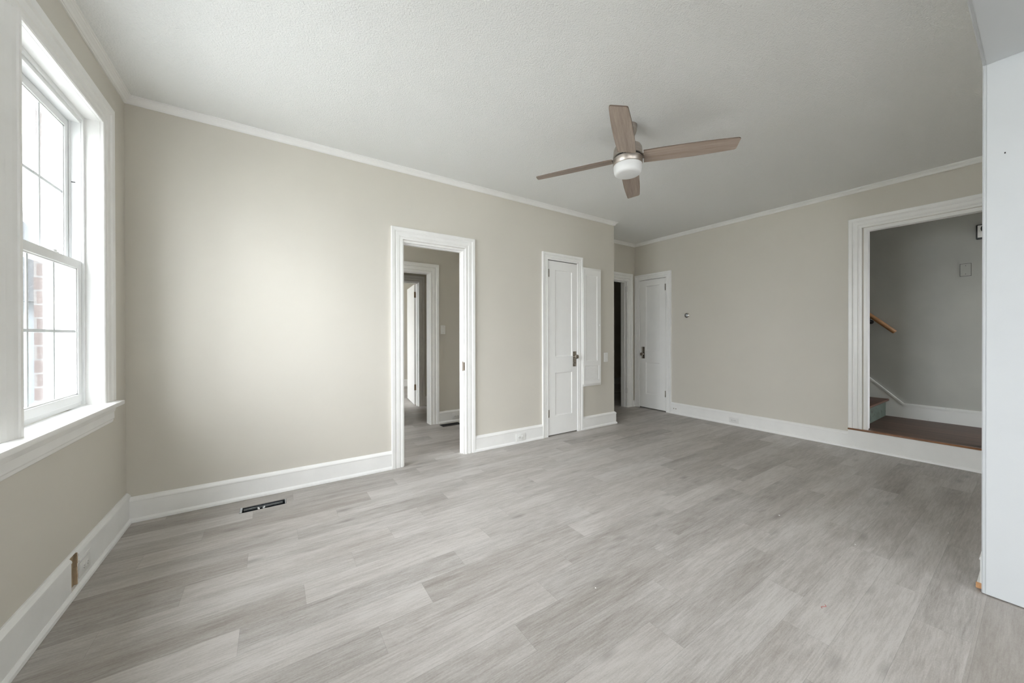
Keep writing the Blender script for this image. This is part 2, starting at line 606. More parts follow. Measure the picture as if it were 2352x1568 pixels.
# hall walls beyond the open doorway
Y2, Y3 = 4.63, 5.945
D2 = (.95, 1.757)
D3 = (1.3, 2.055)
bm = BM()
wall_boxes(bm, 'x', W, X1 - .1, Y2, Y2 + .115, 0, ZC, [(D2[0] - .015, D2[1] + .015, 0, 2.06)])
box(bm, 2.75, 2.85, YB + .085, Y2, 0, ZC)
struct('wall_hall', bm, M['hallwall'], 'taupe hall wall with a light switch seen through the doorway', 'wall')
bm = BM()
wall_boxes(bm, 'x', W, X1 - .1, Y3, Y3 + .115, 0, ZC, [(D3[0] - .015, D3[1] + .015, 0, 2.115)])
struct('wall_inner_hall', bm, M['hallwall'], 'wall around the furthest doorway', 'wall')
bm = BM()
box(bm, W, 3.4, 8.5, 8.62, 0, ZC)
box(bm, 3.3, 3.4, Y3 + .115, 8.5, 0, ZC)
struct('wall_far', bm, M['wall'], 'pale walls of the furthest room', 'wall')
# dark back hall beyond the recess doorway
bm = BM()
box(bm, X1, 7.6, 5.9, 6.0, 0, ZC)
box(bm, 7.5, 7.6, YR + .12, 5.9, 0, ZC)
box(bm, X2 + .12, 7.6, YR, YR + .12, 0, ZC)
struct('wall_back_hall', bm, M['hallwall'], 'unlit wall inside the dark recess doorway', 'wall')
# stairwell
bm = BM()
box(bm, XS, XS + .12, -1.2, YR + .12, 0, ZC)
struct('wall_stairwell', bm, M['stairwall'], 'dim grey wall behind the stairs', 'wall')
bm = BM()
wall_boxes(bm, 'x', X2 + .12, XS, -1.2, -1.08, 0, ZC, [(5.4, 6.1, .6, 1.6)])  # unglazed opening out of view, added to brighten the stairwell
struct('wall_entry', bm, M['stairwall'], 'end wall of the stair landing with an unseen opening added to light the stairs', 'wall')


# ------------------------------------------------------------------ trim profiles
def casing_prof(w):
    k = w / .1
    return [(0, 0), (0, .012), (.004 * k, .016), (.019 * k, .016), (.023 * k, .011), (.027 * k, .011), (.033 * k, .017), (.057 * k, .018),
            (.061 * k, .014), (.065 * k, .014), (.072 * k, .022), (.096 * k, .024), (w, .021), (w, 0)]


def base_prof(h):
    return [(0, 0), (.03, 0), (.032, .004), (.030, .016), (.022, .027), (.019, .028), (.019, h - .03), (.022, h - .026), (.021, h - .018),
            (.014, h - .008), (.008, h - .003), (.006, h), (0, h)]


def door_casing(mtx, x0, x1, zt, w, zb=0.0):
    bm = BM()
    sweep(bm, [(x0, 0, zb), (x0, 0, zt), (x1, 0, zt), (x1, 0, zb)], (0, -1, 0), casing_prof(w))
    return bm


def jamb_bm(x0, x1, zt, d0, d1, t=.015, zb=0.0, stop=None):
    """Lining of an opening in wall-local coordinates, d = depth behind the wall face (local y)."""
    bm = BM()
    box(bm, x0 - t, x0, d0, d1, zb, zt)
    box(bm, x1, x1 + t, d0, d1, zb, zt)
    box(bm, x0 - t, x1 + t, d0, d1, zt, zt + t)
    if stop:
        s0, s1 = stop
        box(bm, x0, x0 + .011, s0, s1, zb, zt)
        box(bm, x1 - .011, x1, s0, s1, zb, zt)
        box(bm, x0 + .011, x1 - .011, s0, s1, zt - .011, zt)
    return bm


# open doorway in the back wall
c = empty('trim_1', (0, YB, 0), 0, 'white moulded casing around the open doorway in the long wall', 'door casing', kind='structure')
bm = BM()
sweep(bm, [(.993, 0, 0), (.993, 0, 2.083), (1.622, 0, 2.083), (1.622, 0, 0)], (0, -1, 0), casing_prof(.108))
link('casing', bm, M['trim'], c)
link('jamb', jamb_bm(D1[0], D1[1], 2.06, -.003, .09, t=.02, stop=(.03, .065)), M['trim'], c)
bm = BM()
box(bm, D1[1] - .0015, D1[1] + .001, .002, .02, .842, .938, .0005, 1)
box(bm, D1[1] + .0005, D1[1] + .012, -.0045, -.003, .848, .93)
link('strike_plate', bm, M['oldbrass'], c)['label'] = 'tarnished strike plate'

# closet door casing
c = empty('trim_2', (0, YB, 0), 0, 'white casing around the narrow closet door', 'door casing', kind='structure')
link('casing', door_casing(None, CL[0] - .004, CL[1] + .004, 2.1, .086), M['trim'], c)
link('jamb', jamb_bm(CL[0], CL[1], 2.1, -.002, .085, t=.004), M['trim'], c)

# recess doorway
c = empty('trim_3', (0, YR, 0), 0, 'white casing and jamb of the dark open doorway in the recess', 'door casing', kind='structure')
link('casing', door_casing(None, RD[0] - .012, RD[1] + .014, 2.11, .122), M['trim'], c)
link('jamb', jamb_bm(RD[0], RD[1], 2.1, -.003, .125, t=.02, stop=(.045, .085)), M['trim'], c)
for hz in (1.93, .235):
    bm = BM()
    box(bm, RD[1] - .003, RD[1] + .004, .004, .032, hz, hz + .09, .001, 1)
    lathe(bm, [(.006, hz), (.006, hz + .09)], 12, c=(RD[1] + .002, -.004, 0))
    link('hinge', bm, M['painted_plate'], c)['label'] = 'hinge painted over in white'

# right wall door casing
c = empty('trim_4', (X2, 0, 0), -R90, 'white casing around the door beside the recess', 'door casing', kind='structure')
link('casing', door_casing(None, -DR[1] - .004, -DR[0] + .004, 2.114, .09), M['trim'], c)
link('jamb', jamb_bm(-DR[1], -DR[0], 2.112, -.002, .1, t=.004), M['trim'], c)

# stair opening
c = empty('trim_5', (X2, 0, 0), -R90, 'wide white casing around the stair opening', 'door casing', kind='structure')
link('casing', door_casing(None, -ST[1] - .03, -ST[0] + .03, 2.315, .107, zb=.215), M['trim'], c)
link('jamb', jamb_bm(-ST[1], -ST[0], 2.29, -.004, .125, t=.02, zb=.215, stop=(.0, .03)), M['trim'], c)

# second doorway in the hall
c = empty('trim_6', (0, Y2, 0), 0, 'white casing around the hall doorway beside the light switch', 'door casing', kind='structure')
link('casing', door_casing(None, D2[0] - .004, D2[1] + .004, 2.045, .122), M['trim'], c)
link('jamb', jamb_bm(D2[0], D2[1], 2.04, -.003, .12, t=.02), M['trim'], c)

# third doorway
c = empty('trim_7', (0, Y3, 0), 0, 'white casing around the furthest doorway with the open door', 'door casing', kind='structure')
link('casing', door_casing(None, D3[0] - .004, D3[1] + .004, 2.112, .1), M['trim'], c)
link('jamb', jamb_bm(D3[0], D3[1], 2.1, -.003, .12, t=.02, stop=(.03, .07)), M['trim'], c)

# wide opening at the right edge of the view: white lining and casing edge on the room side
c = empty('trim_8', (0, 0, 0), 0, 'white lining of the wide opening at the right edge', 'opening trim', kind='structure')
bm = BM()
box(bm, XP - .016, XP + .001, YD0 - .001, YD1 + .0005, .006, ZH, .0025, 2)
box(bm, -.251, -.234, YD0 - .001, YD1 + .0005, .006, ZH, .0025, 2)
box(bm, -.234, XP - .016, YD0 - .001, YD1 + .0005, ZH - .016, ZH + .001, .003, 2)
link('jamb', bm, M['lining'], c)
bm = BM()
sweep(bm, [(XP - .012, YD1, .006), (XP - .012, YD1, ZH - .012), (-.240, YD1, ZH - .012), (-.240, YD1, .006)], (0, 1, 0),
      [(0, 0), (0, .008), (.004, .012), (.09, .014), (.095, .010), (.095, 0)])
sweep(bm, [(-.240, YD0, .006), (-.240, YD0, ZH - .010), (XP - .010, YD0, ZH - .010), (XP - .010, YD0, .006)], (0, -1, 0),
      [(0, 0), (0, .008), (.004, .012), (.09, .014), (.095, .010), (.095, 0)])
link('casing', bm, M['lining'], c)
bm = BM()
box(bm, XP - .0175, XP - .0155, .105, .109, 2.01, 2.016)
link('nail_hole', bm, M['dark'], c)['label'] = 'small dark nail hole'

# ------------------------------------------------------------------ crown moulding
crown = [(0, -.045), (.007, -.045), (.010, -.040), (.013, -.040), (.018, -.028), (.028, -.017), (.032, -.014), (.034, -.008), (.040, -.006), (.040, 0), (0, 0)]
bm = BM()
sweep(bm, [(X2, YD1, ZC), (X2, YR, ZC), (X1, YR, ZC), (X1, YB, ZC), (W, YB, ZC), (W, YD1, ZC)], (0, 0, 1), crown)
struct('trim_9', bm, M['trim'], 'white crown moulding along the top of the walls', 'crown moulding')

# ------------------------------------------------------------------ baseboards
BL = .19
bm = BM()
sweep(bm, [(W, YB, 0), (W, 2.545, 0)], (0, 0, 1), base_prof(BL))
sweep(bm, [(W, 2.478, 0), (W, YD1, 0)], (0, 0, 1), base_prof(BL))
sweep(bm, [(W, 2.545, 0), (W, 2.478, 0)], (0, 0, 1), [(0, 0), (.03, 0), (.032, .004), (.030, .016), (.022, .027), (.019, .03), (0, .03)])
sweep(bm, [(W, 2.545, 0), (W, 2.478, 0)], (0, 0, 1), [(0, BL - .012), (.012, BL - .008), (.006, BL), (0, BL)])
bl = struct('baseboard_left', bm, M['oldtrim'], 'white baseboard under the window with a piece broken out', 'baseboard')
bm = BM()
box(bm, W + .001, W + .006, 2.476, 2.547, .028, BL - .01)
for i in range(9):          # splintered ends of the cut board
    z = .032 + i * .0165
    box(bm, W + .001, W + .0185 - .002 * random.random(), 2.541 - .006 * random.random(), 2.5452, z, z + .0165)
    box(bm, W + .001, W + .012 - .004 * random.random(), 2.4778, 2.483 + .004 * random.random(), z, z + .0165)
link('broken_gap', bm, M['rawwood'], bl)['label'] = 'splintered raw brown wood'

BB = .163
bm = BM()
sweep(bm, [(.886, YB, 0), (W, YB, 0)], (0, 0, 1), base_prof(BB))
sweep(bm, [(2.618, YB, 0), (1.73, YB, 0)], (0, 0, 1), base_prof(BB))
sweep(bm, [(X1, YR, 0), (X1, YB, 0), (3.268, YB, 0)], (0, 0, 1), base_prof(BB))
struct('baseboard_back', bm, M['trim'], 'tall white baseboard along the long wall', 'baseboard')
bm = BM()
sweep(bm, [(X2, YR, 0), (5.052, YR, 0)], (0, 0, 1), base_prof(.10))
struct('baseboard_recess', bm, M['trim'], 'stub of white baseboard between the recess doorway and the door', 'baseboard')
bm = BM()
sweep(bm, [(X2, 1.182, 0), (X2, 3.222, 0)], (0, 0, 1), base_prof(.172))
sweep(bm, [(X2, YD1 + .02, 0), (X2, 1.182, 0)], (0, 0, 1), [(0, 0), (.03, 0), (.032, .004), (.030, .016), (.022, .027), (.019, .028), (.019, .197), (0, .197)])
br = struct('baseboard_right', bm, M['trim'], 'white baseboard along the right wall and below the stair landing', 'baseboard')
bm = BM()
for yy in (3.177, 3.143):
    bm = BM()
    lathe(bm, [(.008, 0), (.008, .003), (.004, .0045)], 12, 'Y', mtx=Matrix.Translation((X2 - .019, yy, .082)) @ Matrix.Rotation(-R90, 4, 'Z'))
    link('screw_hole', bm, M['hinge'], br)['label'] = 'small dark hole'
bm = BM()
sweep(bm, [(XP + .04, YD1, 0), (X2 - .02, YD1, 0)], (0, 0, 1), [(w, d) for w, d in base_prof(BB)])
bd = struct('baseboard_divider', bm, M['trim'], 'white baseboard end poking out behind the right-hand opening edge', 'baseboard')
bm = BM()
box(bm, XP + .034, XP + .0405, YD1 + .001, YD1 + .031, .001, .026)
link('raw_end', bm, M['rawcut'], bd)['label'] = 'raw orange cut end of the shoe strip'
bm = BM()
sweep(bm, [(X2, YF, 0), (X2, YD0, 0), (XP + .1, YD0, 0)], (0, 0, 1), base_prof(BB))
struct('baseboard_front', bm, M['trim'], 'white baseboard in the front room beyond the right edge', 'baseboard')
bm = BM()
sweep(bm, [(2.75, Y2, 0), (D2[1] + .124, Y2, 0)], (0, 0, 1), base_prof(BB))
struct('baseboard_hall', bm, M['trim'], 'white baseboard in the hall under the light switch', 'baseboard')
bm = BM()
sweep(bm, [(3.7, Y3, 0), (D3[1] + .104, Y3, 0)], (0, 0, 1), base_prof(BB))
struct('baseboard_inner_hall', bm, M['trim'], 'white baseboard beside the furthest doorway', 'baseboard')
bm = BM()
sweep(bm, [(3.3, 8.5, 0), (W, 8.5, 0)], (0, 0, 1), base_prof(BB))
sweep(bm, [(3.3, Y3 + .115, 0), (3.3, 8.5, 0)], (0, 0, 1), base_prof(BB))
struct('baseboard_far', bm, M['trim'], 'white baseboard in the furthest room', 'baseboard')
bm = BM()
sweep(bm, [(7.5, 5.9, 0), (X1, 5.9, 0)], (0, 0, 1), base_prof(BB))
struct('baseboard_back_hall', bm, M['trim'], 'white baseboard deep in the dark doorway', 'baseboard')


# ------------------------------------------------------------------ panelled leaf
def leaf(bm, x0, x1, z0, z1, d0, t, panels, bev=.013, rec=.009):
    xs = sorted({x0, x1} | {p_[0] for p_ in panels} | {p_[1] for p_ in panels})
    zs = sorted({z0, z1} | {p_[2] for p_ in panels} | {p_[3] for p_ in panels})
    q = lambda pts: bm.faces.new([bm.verts.new(v) for v in pts])
    for xa, xb in zip(xs, xs[1:]):
        for za, zb in zip(zs, zs[1:]):
            cx, cz = (xa + xb) / 2, (za + zb) / 2
            if any(p_[0] < cx < p_[1] and p_[2] < cz < p_[3] for p_ in panels):
                continue
            q([(xa, d0, za), (xb, d0, za), (xb, d0, zb), (xa, d0, zb)])
    for (xa, xb, za, zb) in panels:
        o = [(xa, d0, za), (xb, d0, za), (xb, d0, zb), (xa, d0, zb)]
        m1 = .004
        mid = [(xa + m1, d0 + rec * .75, za + m1), (xb - m1, d0 + rec * .75, za + m1), (xb - m1, d0 + rec * .75, zb - m1), (xa + m1, d0 + rec * .75, zb - m1)]
        i = [(xa + bev, d0 + rec, za + bev), (xb - bev, d0 + rec, za + bev), (xb - bev, d0 + rec, zb - bev), (xa + bev, d0 + rec, zb - bev)]
        for k in range(4):
            q([o[k], o[(k + 1) % 4], mid[(k + 1) % 4], mid[k]])
            q([mid[k], mid[(k + 1) % 4], i[(k + 1) % 4], i[k]])
        q(i)
    e = d0 + t
    q([(x0, e, z0), (x1, e, z0), (x1, e, z1), (x0, e, z1)])
    q([(x0, d0, z0), (x0, e, z0), (x0, e, z1), (x0, d0, z1)])
    q([(x1, d0, z0), (x1, e, z0), (x1, e, z1), (x1, d0, z1)])
    q([(x0, d0, z0), (x1, d0, z0), (x1, e, z0), (x0, e, z0)])
    q([(x0, d0, z1), (x1, d0, z1), (x1, e, z1), (x0, e, z1)])
    bmesh.ops.remove_doubles(bm, verts=bm.verts, dist=1e-5)


def lock_set(door, px0, px1, pz0, pz1, kx, kz, d):
    bm = BM()
    box(bm, px0, px1, d - .004, d, pz0, pz1, .0015, 2)
    pl = link('lock_plate', bm, M['nickelplate'], door, smooth=40)
    pl['label'] = 'aged nickel lock plate'
    bm = BM()
    lathe(bm, [(.0035, 0), (.0035, .0008)], 12, 'Y', (kx, d - .004, pz0 + .05))
    box(bm, kx - .002, kx + .002, d - .0048, d - .004, pz0 + .036, pz0 + .05)
    link('keyhole', bm, M['dark'], pl)
    bm = BM()
    lathe(bm, [(.017, 0), (.017, .004), (.010, .008), (.009, .020), (.016, .024), (.0255, .032), (.0275, .041), (.024, .050), (.012, .055), (.001, .056)],
          24, 'Y', (kx, d - .004, kz))
    link('knob', bm, M['nickelplate'], door, smooth=40)['label'] = 'round metal knob'


def butt_hinge(door, x, z0, z1, d, mat):
    bm = BM()
    box(bm, x + .002, x + .017, d - .0012, d + .001, z0, z1)
    lathe(bm, [(.0045, z0), (.0052, z0 + .002), (.0052, z1 - .002), (.0045, z1)], 12, c=(x, d - .003, 0))
    link('hinge', bm, mat, door, smooth=40)['label'] = 'bare metal hinge'


# closet door
door1 = empty('door_1', (0, YB, 0), 0, 'narrow closed white two-panel closet door in the long wall', 'door', kind='structure')
bm = BM()
leaf(bm, CL[0] + .004, CL[1] - .003, .012, 2.093, -.004, .036,
     [(2.818, 3.093, .945, 1.985), (2.818, 3.093, .235, .752)])
link('leaf', bm, M['door'], door1)
lock_set(door1, 3.106, 3.162, .815, 1.002, 3.134, .938, -.004)
for z0, z1 in ((1.897, 1.989), (.227, .317)):
    butt_hinge(door1, CL[0] + .003, z0, z1, -.005, M['hinge'])

# right wall door (local x = -world y)
door2 = empty('door_2', (X2, 0, 0), -R90, 'closed white two-panel door beside the recess', 'door', kind='structure')
bm = BM()
leaf(bm, -DR[1] + .003, -DR[0] - .004, .014, 2.106, -.002, .036,
     [(-3.682, -3.432, .952, 2.01), (-3.682, -3.432, .238, .757)])
link('leaf', bm, M['door'], door2)
lock_set(door2, -3.763, -3.704, .818, 1.012, -3.734, .892, -.002)
for z0, z1 in ((1.909, 2.01), (.232, .33)):
    bm = BM()
    x = -DR[0] - .003
    box(bm, x - .017, x - .002, -.0032, -.001, z0, z1)
    lathe(bm, [(.0045, z0), (.0052, z0 + .002), (.0052, z1 - .002), (.0045, z1)], 12, c=(x, -.005, 0))
    link('hinge', bm, M['hinge'], door2, smooth=40)['label'] = 'bare metal hinge'

# far open door
door3 = empty('door_3', (D3[1] + .006, Y3 + .125, 0), math.radians(81.5), 'open white panelled door in the furthest room', 'door', kind='structure')
bm = BM()
leaf(bm, .004, .74, .012, 2.085, .0, .036, [(.11, .33, 1.62, 1.95), (.41, .63, 1.62, 1.95), (.11, .33, .98, 1.52), (.41, .63, .98, 1.52), (.11, .33, .22, .8), (.41, .63, .22, .8)])
bmesh.ops.transform(bm, matrix=Matrix.Identity(4), verts=bm.verts)
link('leaf', bm, M['door'], door3)
for z0, z1 in ((1.86, 1.96), (.26, .36)):
    bm = BM()
    box(bm, .0, .005, -.008, .037, z0, z1)
    lathe(bm, [(.006, z0), (.006, z1)], 12, c=(.0, -.006, 0))
    link('hinge', bm, M['oldbrass'], door3)['label'] = 'tarnished brass hinge'

# ------------------------------------------------------------------ wall cabinet beside the closet door
cab = empty('wall_cabinet', (0, YB, 0), 0, 'tall slim white cabinet door mounted on the wall right of the closet door', 'cabinet')
CX0, CX1, CZ0, CZ1 = 3.247, 3.588, .553, 2.066
bm = BM()
box(bm, CX0, CX1, -.027, -.001, CZ0, CZ1, .003, 2)
link('frame', bm, M['door'], cab, smooth=40)
bm = BM()
leaf(bm, CX0 + .012, CX1 - .014, CZ0 + .03, CZ1 - .028, -.037, .011,
     [(3.305, 3.508, .872, 1.97), (3.285, 3.54, .63, .815)], bev=.011, rec=.007)
cd = link('cabinet_door', bm, M['door'], cab)
bm = BM()
box(bm, 3.299, 3.526, -.0335, -.0315, .644, .801)
link('vent_panel', bm, M['pierced'], cd)['label'] = 'pierced vent panel'
bm = BM()
lathe(bm, [(.006, 0), (.006, .006), (.010, .010), (.011, .016), (.007, .020), (.001, .021)], 18, 'Y', (3.546, -.037, 1.335))
link('knob', bm, M['door'], cd, smooth=40)
for hz in (1.86, .80):
    bm = BM()
    lathe(bm, [(.005, hz), (.005, hz + .07)], 10, c=(CX0 + .010, -.034, 0))
    box(bm, CX0 + .001, CX0 + .012, -.0285, -.026, hz, hz + .07)
    link('hinge', bm, M['door'], cab)


# ------------------------------------------------------------------ switches and outlets (built in wall-local axes)
def switch(name, loc, rz, w, h, label, paddle):
    t = empty(name, loc, rz, label, 'light switch')
    bm = BM()
    box(bm, -w / 2, w / 2, -.006, -.0005, -h / 2, h / 2, .0025, 2)
    pl = link('cover_plate', bm, M['plastic'], t, smooth=40)
    bm = BM()
    if paddle:
        box(bm, -.016, .016, -.0085, -.006, -.033, .033, .001, 1)
    else:
        box(bm, -.005, .005, -.015, -.006, -.002, .012, .001, 1)
        box(bm, -.008, .008, -.0065, -.006, -.014, .014)
    link('toggle', bm, M['toggle'], t)
    for s_ in (-1, 1):
        bm = BM()
        lathe(bm, [(.003, 0), (.003, .001)], 10, 'Y', (0, -.006, s_ * .042))
        link('screw', bm, M['hinge'], pl)
    return t


switch('light_switch', (3.7065, YB, .909), 0, .078, .122, 'white light switch between the slim cabinet and the outside corner', True)
switch('light_switch', (1.946, Y2, 1.284), 0, .07, .12, 'white toggle switch on the hall wall seen through the doorway', False)


def outlet(loc, rz, w, h, label, mat, plate_t=.006, slot='filled'):
    t = empty('power_outlet', loc, rz, label, 'power outlet')
    bm = BM()
    box(bm, -w / 2, w / 2, -plate_t, -.0005, -h / 2, h / 2, .002, 2)
    link('cover_plate', bm, mat, t, smooth=40)
    for s_ in (-1, 1):
        bm = BM()
        lathe(bm, [(.017, 0), (.017, .002), (.015, .003)], 20, 'Y', (s_ * .0205, -plate_t, 0))
        rc = link('receptacle', bm, mat, t, smooth=40)
        bm = BM()
        y0 = -plate_t - .0034
        box(bm, s_ * .0205 - .005, s_ * .0205 + .005, y0, y0 + .0006, .0045, .0075)
        box(bm, s_ * .0205 - .004, s_ * .0205 + .004, y0, y0 + .0006, -.0075, -.0045)
        lathe(bm, [(.0026, 0), (.0026, .0004)], 10, 'Y', (s_ * .0205 - .0095, y0 + .0006, 0))
        link('slots', bm, M[slot], rc)
    bm = BM()
    lathe(bm, [(.003, 0), (.003, .001)], 10, 'Y', (0, -plate_t, 0))
    link('screw', bm, M['hinge'], t)
    return t


outlet((2.297, YB - .019, .067), 0, .128, .088, 'white outlet in the baseboard between the doorway and the closet door', M['plastic'])
outlet((X2 - .019, 2.318, .067), -R90, .118, .07, 'white outlet in the baseboard along the right wall', M['painted_plate'], .005, 'filled')
outlet((2.136, Y2 - .019, .076), 0, .125, .085, 'white outlet in the hall baseboard, half hidden by the doorway', M['plastic'])
outlet((W + .019, 2.607, .088), R90, .118, .07, 'white painted outlet beside the broken baseboard under the window', M['painted_plate'], .005, 'filled')
bm = BM()
box(bm, W + .019, W + .024, 2.547, 2.67, .133, .14, .002, 2)
link('raised_strip', bm, M['painted_plate'], bl)

# ------------------------------------------------------------------ round knob on the right wall (old thermostat ring)
t = empty('thermostat', (X2, 2.975, 1.497), -R90, 'small round metal ring fitting alone on the right wall', 'wall fitting')
bm = BM()
lathe(bm, [(.034, .0005), (.036, .006), (.034, .012), (.029, .014), (.027, .010)], 32, 'Y')
link('ring', bm, M['nickelplate'], t, smooth=40)
bm = BM()
lathe(bm, [(.026, .0005), (.026, .010), (.022, .019), (.012, .024), (.001, .025)], 32, 'Y')
link('dial', bm, M['sheetbright'], t, smooth=40)


# ------------------------------------------------------------------ windows
def sash(name, parent, y0, y1, z0, z1, x_in, t, stile, top, bot, label):
    bm = BM()
    xo, xi = x_in - t, x_in
    box(bm, xo, xi, y0, y0 + stile, z0, z1, .003, 2)
    box(bm, xo, xi, y1 - stile, y1, z0, z1, .003, 2)
    box(bm, xo, xi, y0 + stile - .004, y1 - stile + .004, z0, z0 + bot, .003, 2)
    box(bm, xo, xi, y0 + stile - .004, y1 - stile + .004, z1 - top, z1, .003, 2)
    # glazing bead
    for a, b_, c_, d_ in ((y0 + stile, y0 + stile + .006, z0 + bot, z1 - top), (y1 - stile - .006, y1 - stile, z0 + bot, z1 - top)):
        box(bm, xi - t * .75, xi - .006, a, b_, c_, d_)
    box(bm, xi - t * .75, xi - .006, y0 + stile, y1 - stile, z0 + bot, z0 + bot + .006)
    box(bm, xi - t * .75, xi - .006, y0 + stile, y1 - stile, z1 - top - .006, z1 - top)
    s_ = link(name, bm, M['vinyl'], parent)
    s_['label'] = label
    gy0, gy1, gz0, gz1 = y0 + stile, y1 - stile, z0 + bot, z1 - top
    bm = BM()
    xm = xi - t * .5
    box(bm, xm - .002, xm + .002, gy0 - .004, gy1 + .004, gz0 - .004, gz1 + .004)
    link('pane', bm, M['glass'], s_)
    bm = BM()
    xg = xm + .0045
    for k in (1, 2):
        yy = gy0 + (gy1 - gy0) * k / 3
        box(bm, xg - .002, xg + .002, yy - .0068, yy + .0068, gz0, gz1)
    zz = (gz0 + gz1) / 2
    box(bm, xg - .0018, xg + .0018, gy0, gy1, zz - .0068, zz + .0068)
    link('grille', bm, M['grille'], s_)
    return s_


def window(name, ya, yb, label):
    w = empty(name, (0, 0, 0), 0, label, 'window', kind='structure')
    bm = BM()      # painted reveal
    box(bm, W - .16, W - .001, ya - jb + .001, ya, WZ0 - .02, WZ1)
    box(bm, W - .16, W - .001, yb, yb + jb - .001, WZ0 - .02, WZ1)
    box(bm, W - .16, W - .001, ya - jb + .001, yb + jb - .001, WZ1, WZ1 + jb - .001)
    link('jamb', bm, M['trim'], w)
    bm = BM()      # vinyl frame with tracks
    xa, xb = W - .19, W - .066
    fw_ = .02
    for a, b_ in ((ya, ya + fw_), (yb - fw_, yb)):
        box(bm, xa, xb, a, b_, WZ0 + .005, WZ1)
    box(bm, xa, xb, ya + fw_, yb - fw_, WZ1 - .042, WZ1)
    box(bm, xa, xb - .004, ya + fw_, yb - fw_, WZ0 + .001, WZ0 + .022)
    # track ribs
    for yy, s_ in ((ya + fw_, 1), (yb - fw_, -1)):
        for xr in (W - .105, W - .145):
            box(bm, xr - .003, xr + .003, min(yy, yy + s_ * .006), max(yy, yy + s_ * .006), 1.6, WZ1 - .042)
        # inner stop
        box(bm, W - .066, W - .058, min(yy - s_ * fw_, yy - s_ * .002), max(yy - s_ * fw_, yy - s_ * .002), WZ0 + .003, WZ1 - .02)
    box(bm, W - .066, W - .058, ya, yb, WZ1 - .02, WZ1)
    fr_ = link('frame', bm, M['vinyl'], w)
    ls = sash('lower_sash', w, ya + fw_ + .003, yb - fw_ - .001, WZ0 + .022, 1.603, W - .066, .034, .037, .044, .042, 'lower sash, raised a little proud of the upper one')
    bm = BM()
    yl = ya + .52
    box(bm, W - .094, W - .072, yl - .026, yl + .026, 1.603, 1.609, .002, 2)
    lathe(bm, [(.010, 1.609), (.010, 1.616), (.004, 1.618)], 14, c=(W - .082, yl, 0))
    box(bm, W - .088, W - .076, yl - .024, yl, 1.611, 1.616, .002, 1)
    link('sash_lock', bm, M['vinyl'], ls)
    sash('upper_sash', w, ya + fw_ + .003, yb - fw_ - .001, 1.557, WZ1 - .044, W - .109, .032, .037, .04, .044, 'upper sash')
    bm = BM()
    box(bm, W - .101, W - .086, yb - fw_ - .0008, yb - fw_ + .001, 2.02, 2.025)
    link('slot', bm, M['black'], fr_)
    bm = BM()      # exterior brick mould and sill
    xo0, xo1 = W - .195, W - .16
    box(bm, xo0, xo1, ya - .009, ya + .012, WZ0 - .04, WZ1 + .019)
    box(bm, xo0, xo1, yb - .012, yb + .009, WZ0 - .04, WZ1 + .019)
    box(bm, xo0, xo1, ya + .012, yb - .012, WZ1 - .01, WZ1 + .019)
    box(bm, W - .28, W - .16, ya - .009, yb + .009, WZ0 - .058, WZ0 - .012)
    link('outer_trim', bm, M['vinyl'], w)
    return w


window('window_1', WA[0], WA[1], 'tall white double-hung window on the left wall')
window('window_2', WB[0], WB[1], 'second window of the pair, its bright jamb just inside the left edge')

# casing of the pair, stool and apron
bm = BM()
sweep(bm, [(WB[0], 0, WZ0), (WB[0], 0, WZ1), (WA[1], 0, WZ1), (WA[1], 0, WZ0)], (0, -1, 0),
      [(a, b_) for a, b_ in casing_prof(.132)])
mw = (WB[1], WA[0] - .001)
wd = mw[1] - mw[0]
pr = [(0, 0), (0, .010), (.005, .015), (.014, .016), (.018, .023), (wd - .078, .023), (wd - .074, .018), (wd - .058, .012), (wd - .054, .015),
      (wd - .034, .006), (wd - .030, .008), (wd - .012, .002), (wd, .001), (wd, 0)]
sweep(bm, [(mw[1], 0, WZ0), (mw[1], 0, WZ1 + .012)], (0, -1, 0), pr)
tag(link('trim_10', bm, M['trim'], mtx=FL), 'white moulded casing around the pair of windows', 'window casing', kind='structure')

sl = empty('trim_11', (W, 0, 0), R90, 'white window stool and moulded apron below the windows', 'window sill', kind='structure')
bm = BM()
box(bm, WB[0] - .16, WA[1] + .092, -.068, 0, WZ0 - .024, WZ0, .004, 2)
box(bm, WA[0] - .012, WA[1] + .012, 0, .062, WZ0 - .024, WZ0 - .0005)
box(bm, WB[0] - .012, WB[1] + .012, 0, .062, WZ0 - .024, WZ0 - .0005)
link('stool', bm, M['trim'], sl, smooth=40)
bm = BM()
sweep(bm, [(WB[0] - .14, 0, WZ0 - .026), (WA[1] + .122, 0, WZ0 - .026)], (0, -1, 0),
      [(-.001, 0), (-.001, .026), (-.014, .026), (-.040, .020), (-.042, .017), (-.078, .018), (-.084, .014), (-.098, .012), (-.104, .006), (-.104, 0)])
link('apron', bm, M['trim'], sl)

# outdoors
bm = BM()
box(bm, -30, W - .24, -30, 30, -.7, -.6)
tag(link('ground', bm, M['ground']), 'pale ground outside the left window', 'ground', kind='structure')
hs = empty('neighbour_house', (-4.6, 11.5, -.6), 0, 'pale house far outside the window, washed out', 'house')
bm = BM()
box(bm, -1.2, 1.6, 0, 6, .004, 2.6)
link('wall', bm, M['siding'], hs)
bm = BM()
vs = [bm.verts.new(v) for v in ((-1.6, -.3, 2.5), (2.0, -.3, 2.5), (.2, -.3, 4.4), (-1.6, 6.3, 2.5), (2.0, 6.3, 2.5), (.2, 6.3, 4.4))]
for q in ((0, 1, 2), (5, 4, 3), (0, 2, 5, 3), (2, 1, 4, 5), (1, 0, 3, 4)):
    bm.faces.new([vs[i] for i in q])
link('roof', bm, M['shingle'], hs)

